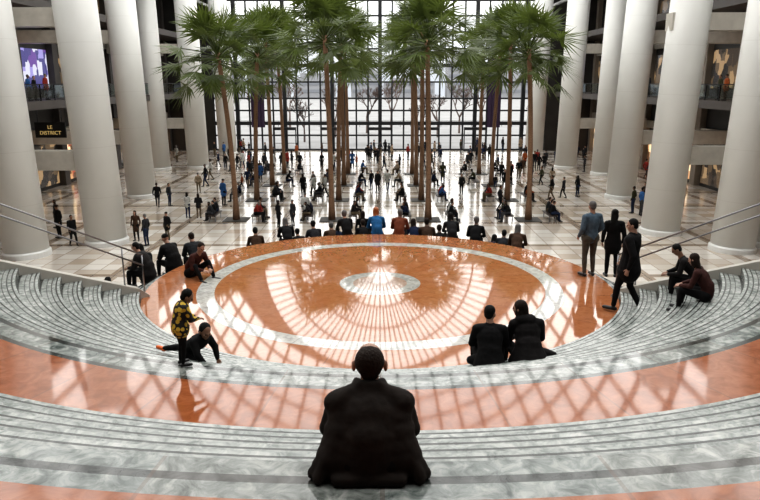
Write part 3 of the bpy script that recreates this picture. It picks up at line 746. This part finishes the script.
# ------------------------------------------------------------------ palms
m,nt,b=newmat('palm_bark'); tc=N(nt,'ShaderNodeTexCoord'); w=N(nt,'ShaderNodeTexWave'); w.bands_direction='Z'; w.inputs['Scale'].default_value=5; w.inputs['Distortion'].default_value=8
nt.links.new(tc.outputs['Object'],w.inputs['Vector']); cr=N(nt,'ShaderNodeValToRGB'); cr.color_ramp.elements[0].color=(.13,.072,.042,1); cr.color_ramp.elements[1].color=(.32,.19,.115,1)
nt.links.new(w.outputs['Fac'],cr.inputs['Fac']); nt.links.new(cr.outputs['Color'],b.inputs['Base Color']); b.inputs['Roughness'].default_value=.9; bark=m
leafm=simple('palm_leaf_green',(.060,.085,.020),.45,var=.6,scale=1.5)
nt=leafm.node_tree; b=nt.nodes['Principled BSDF']; tr=N(nt,'ShaderNodeBsdfTranslucent'); tr.inputs['Color'].default_value=(.19,.25,.05,1)
ms=N(nt,'ShaderNodeMixShader'); ms.inputs[0].default_value=.26; nt.links.new(b.outputs[0],ms.inputs[1]); nt.links.new(tr.outputs[0],ms.inputs[2]); nt.links.new(ms.outputs[0],nt.nodes['Material Output'].inputs['Surface'])
def crown_mesh(seed):
    rnd=random.Random(seed); bm=bmesh.new(); nf=44+seed*2
    for i in range(nf):
        t=i/(nf-1); el=math.radians(82-110*t+rnd.uniform(-14,14)); az=i*2.39996+rnd.uniform(-.4,.4)
        d=V((math.cos(el)*math.cos(az),math.cos(el)*math.sin(az),math.sin(el)))
        lp=rnd.uniform(1.1,2.15)*(.85 if t<.2 else 1); L=rnd.uniform(1.15,1.55)
        base=V((0,0,-.5*t)); p1=base+d*lp*.5; p2=base+d*lp-V((0,0,.10*lp*math.cos(el)))
        tube(bm,[base,p1,p2],[.04,.028,.02],4,False)
        dd=(p2-p1).normalized(); l=dd.cross(V((0,0,1)))
        if l.length<.1: l=V((1,0,0))
        l.normalize(); nrm=l.cross(dd)
        roll=rnd.uniform(-.7,.7); l=(l*math.cos(roll)+nrm*math.sin(roll)).normalized(); nrm=l.cross(dd)
        m=19; span=math.radians(100)
        for j in range(m):
            a=-span+2*span*j/(m-1)+rnd.uniform(-.05,.05); sd=(dd*math.cos(a)+l*math.sin(a)).normalized()
            fold=-.10*abs(math.sin(a)); SL=L*(.62+.38*math.cos(a*.7))*rnd.uniform(.8,1.15)
            w_=.050; perp=sd.cross(nrm).normalized()
            mid=p2+sd*SL*.42+nrm*fold*SL-V((0,0,.02*SL)); tip=p2+sd*SL+nrm*fold*SL-V((0,0,rnd.uniform(.0,.28)*SL))
            v=[bm.verts.new(p2),bm.verts.new(mid+perp*w_),bm.verts.new(mid-perp*w_),bm.verts.new(tip)]
            bm.faces.new((v[0],v[1],v[2])); bm.faces.new((v[1],v[3],v[2]))
    me=bpy.data.meshes.new('crown'); bm.to_mesh(me); bm.free(); me.materials.append(leafm); return me
crowns=[crown_mesh(s) for s in range(4)]
pot=simple('grate_dark_iron',(.04,.035,.03),.6)
for i,x in enumerate(TX):
    for j,y in enumerate(TY):
        inner=i in(1,2)
        h=(11.2 if inner else 10.5)+random.uniform(-.5,.7)+j*.4
        if j==0: h={0:10.2,1:11.2,2:11.0,3:10.4}[i]
        r=empty('palm_tree',(x,y,0)); meta(r,'tall slender fan palm with shaggy green crown','palm tree','grid of indoor palm trees')
        lx=random.uniform(-.6,.6); ly=random.uniform(-.3,.3)
        if (i,j)==(0,0): lx=-.6
        bm=bmesh.new(); n=14
        pts=[(lx*(k/n)**2,ly*(k/n)**2,h*k/n) for k in range(n+1)]
        tube(bm,pts,[.24-.08*min(1,k/2) -.02*(k/n) for k in range(n+1)],12); mesh_obj('trunk',bm,bark,r,True)
        c=bpy.data.objects.new('crown',crowns[(i*3+j)%4]); link(c,r); c.location=(lx,ly,h); c.rotation_euler=(random.uniform(-.1,.1),random.uniform(-.1,.1),random.uniform(0,6.28)); s=random.uniform(1.1,1.25); c.scale=(s,s,s)
        bm=bmesh.new(); bbox(bm,-.75,.75,-.75,.75,0,.04); mesh_obj('grate',bm,pot,r)
# ------------------------------------------------------------------ outside
plaza=simple('plaza_pale_paving',(.19,.19,.19),.8,scale=.2)
o=box_obj('ground',-200,200,89.5,420,-.35,-.05,plaza); struct(o)
o['category']='ground'; o['label']='pale paved plaza outside the glass wall'
def bare_tree(seed):
    rnd=random.Random(seed); bm=bmesh.new()
    def br(p,d,L,r,lv):
        q=p+d*L*.5+V((rnd.uniform(-.05,.05),rnd.uniform(-.05,.05),0))*L; e=p+d*L
        tube(bm,[p,q,e],[r,r*.85,r*.65],5,False)
        if lv==0: return
        for _ in range(3 if lv>1 else 5):
            nd=(d+V((rnd.uniform(-.8,.8),rnd.uniform(-.8,.8),rnd.uniform(-.1,.5)))).normalized(); br(e,nd,L*rnd.uniform(.6,.8),r*.66,lv-1)
    br(V((0,0,0)),V((0,0,1)),2.6,.2,5)
    me=bpy.data.meshes.new('trunk'); bm.to_mesh(me); bm.free(); me.materials.append(simple('bare_bark',(.11,.08,.07),.9)); return me
bt=[bare_tree(1),bare_tree(5),bare_tree(9)]
for i in range(22):
    x=-46+i*4.3+random.uniform(-1,1)
    o=bpy.data.objects.new('bare_tree',bt[i%3]); link(o); o.location=(x,102+(i%4)*9,-.06); o.rotation_euler=(0,0,i*1.1); s=.8+.12*(i%4); o.scale=(s,s,s); meta(o,'leafless winter tree on the plaza outside','tree','bare trees outside')
bm=bmesh.new()
for z in(.5,1.05): bar(bm,(-40,138,z),(40,138,z),.08)
for i in range(-20,21): bar(bm,(i*2,138,-.05),(i*2,138,1.05),.08)
o=mesh_obj('railing',bm,rail); meta(o,'waterfront railing outside the window','railing')
bld=simple('distant_building_pale',(.24,.245,.26),.8,scale=.05)
for x,w_,h,y in ((-85,20,16,380),(-58,14,24,390),(-36,22,11,385),(-8,16,15,392),(16,28,9,388),(44,14,20,390),(70,26,12,380)):
    bm=bmesh.new(); bbox(bm,-w_/2,w_/2,0,14,0,h); bbox(bm,-w_/3,w_/3,1,12,h,h*1.2)
    for zz in range(3,int(h)-1,4):
        bbox(bm,-w_/2+1,w_/2-1,-.3,0,zz,zz+1.6,1)
    o=mesh_obj('building',bm,[bld,simple('distant_window',(.16,.17,.19),.4)]); o.location=(x,y,-.06); meta(o,'hazy distant waterfront building','building','skyline across the water')

# ------------------------------------------------------------------ world, light, camera
w=bpy.data.worlds.new('World'); scene.world=w; w.use_nodes=True; nt=w.node_tree; bg=nt.nodes['Background']
tc=N(nt,'ShaderNodeTexCoord'); sp=N(nt,'ShaderNodeSeparateXYZ'); nt.links.new(tc.outputs['Generated'],sp.inputs[0])
cr=N(nt,'ShaderNodeValToRGB'); e=cr.color_ramp.elements
e[0].position=0; e[0].color=(.24,.255,.275,1); e[1].position=.22; e[1].color=(1,.98,.94,1)
x=e.new(.08); x.color=(.46,.47,.48,1); x=e.new(1.0); x.color=(.96,.965,.96,1)
nt.links.new(sp.outputs['Z'],cr.inputs['Fac']); nt.links.new(cr.outputs['Color'],bg.inputs['Color']); bg.inputs['Strength'].default_value=3.0
cam=bpy.data.cameras.new('camera'); co=bpy.data.objects.new('camera',cam); link(co)
cam.lens=F/760*36; cam.sensor_width=36; cam.clip_end=1000
co.location=(0,0,CZ); co.rotation_euler=(math.pi/2-TH,0,0)
scene.camera=co
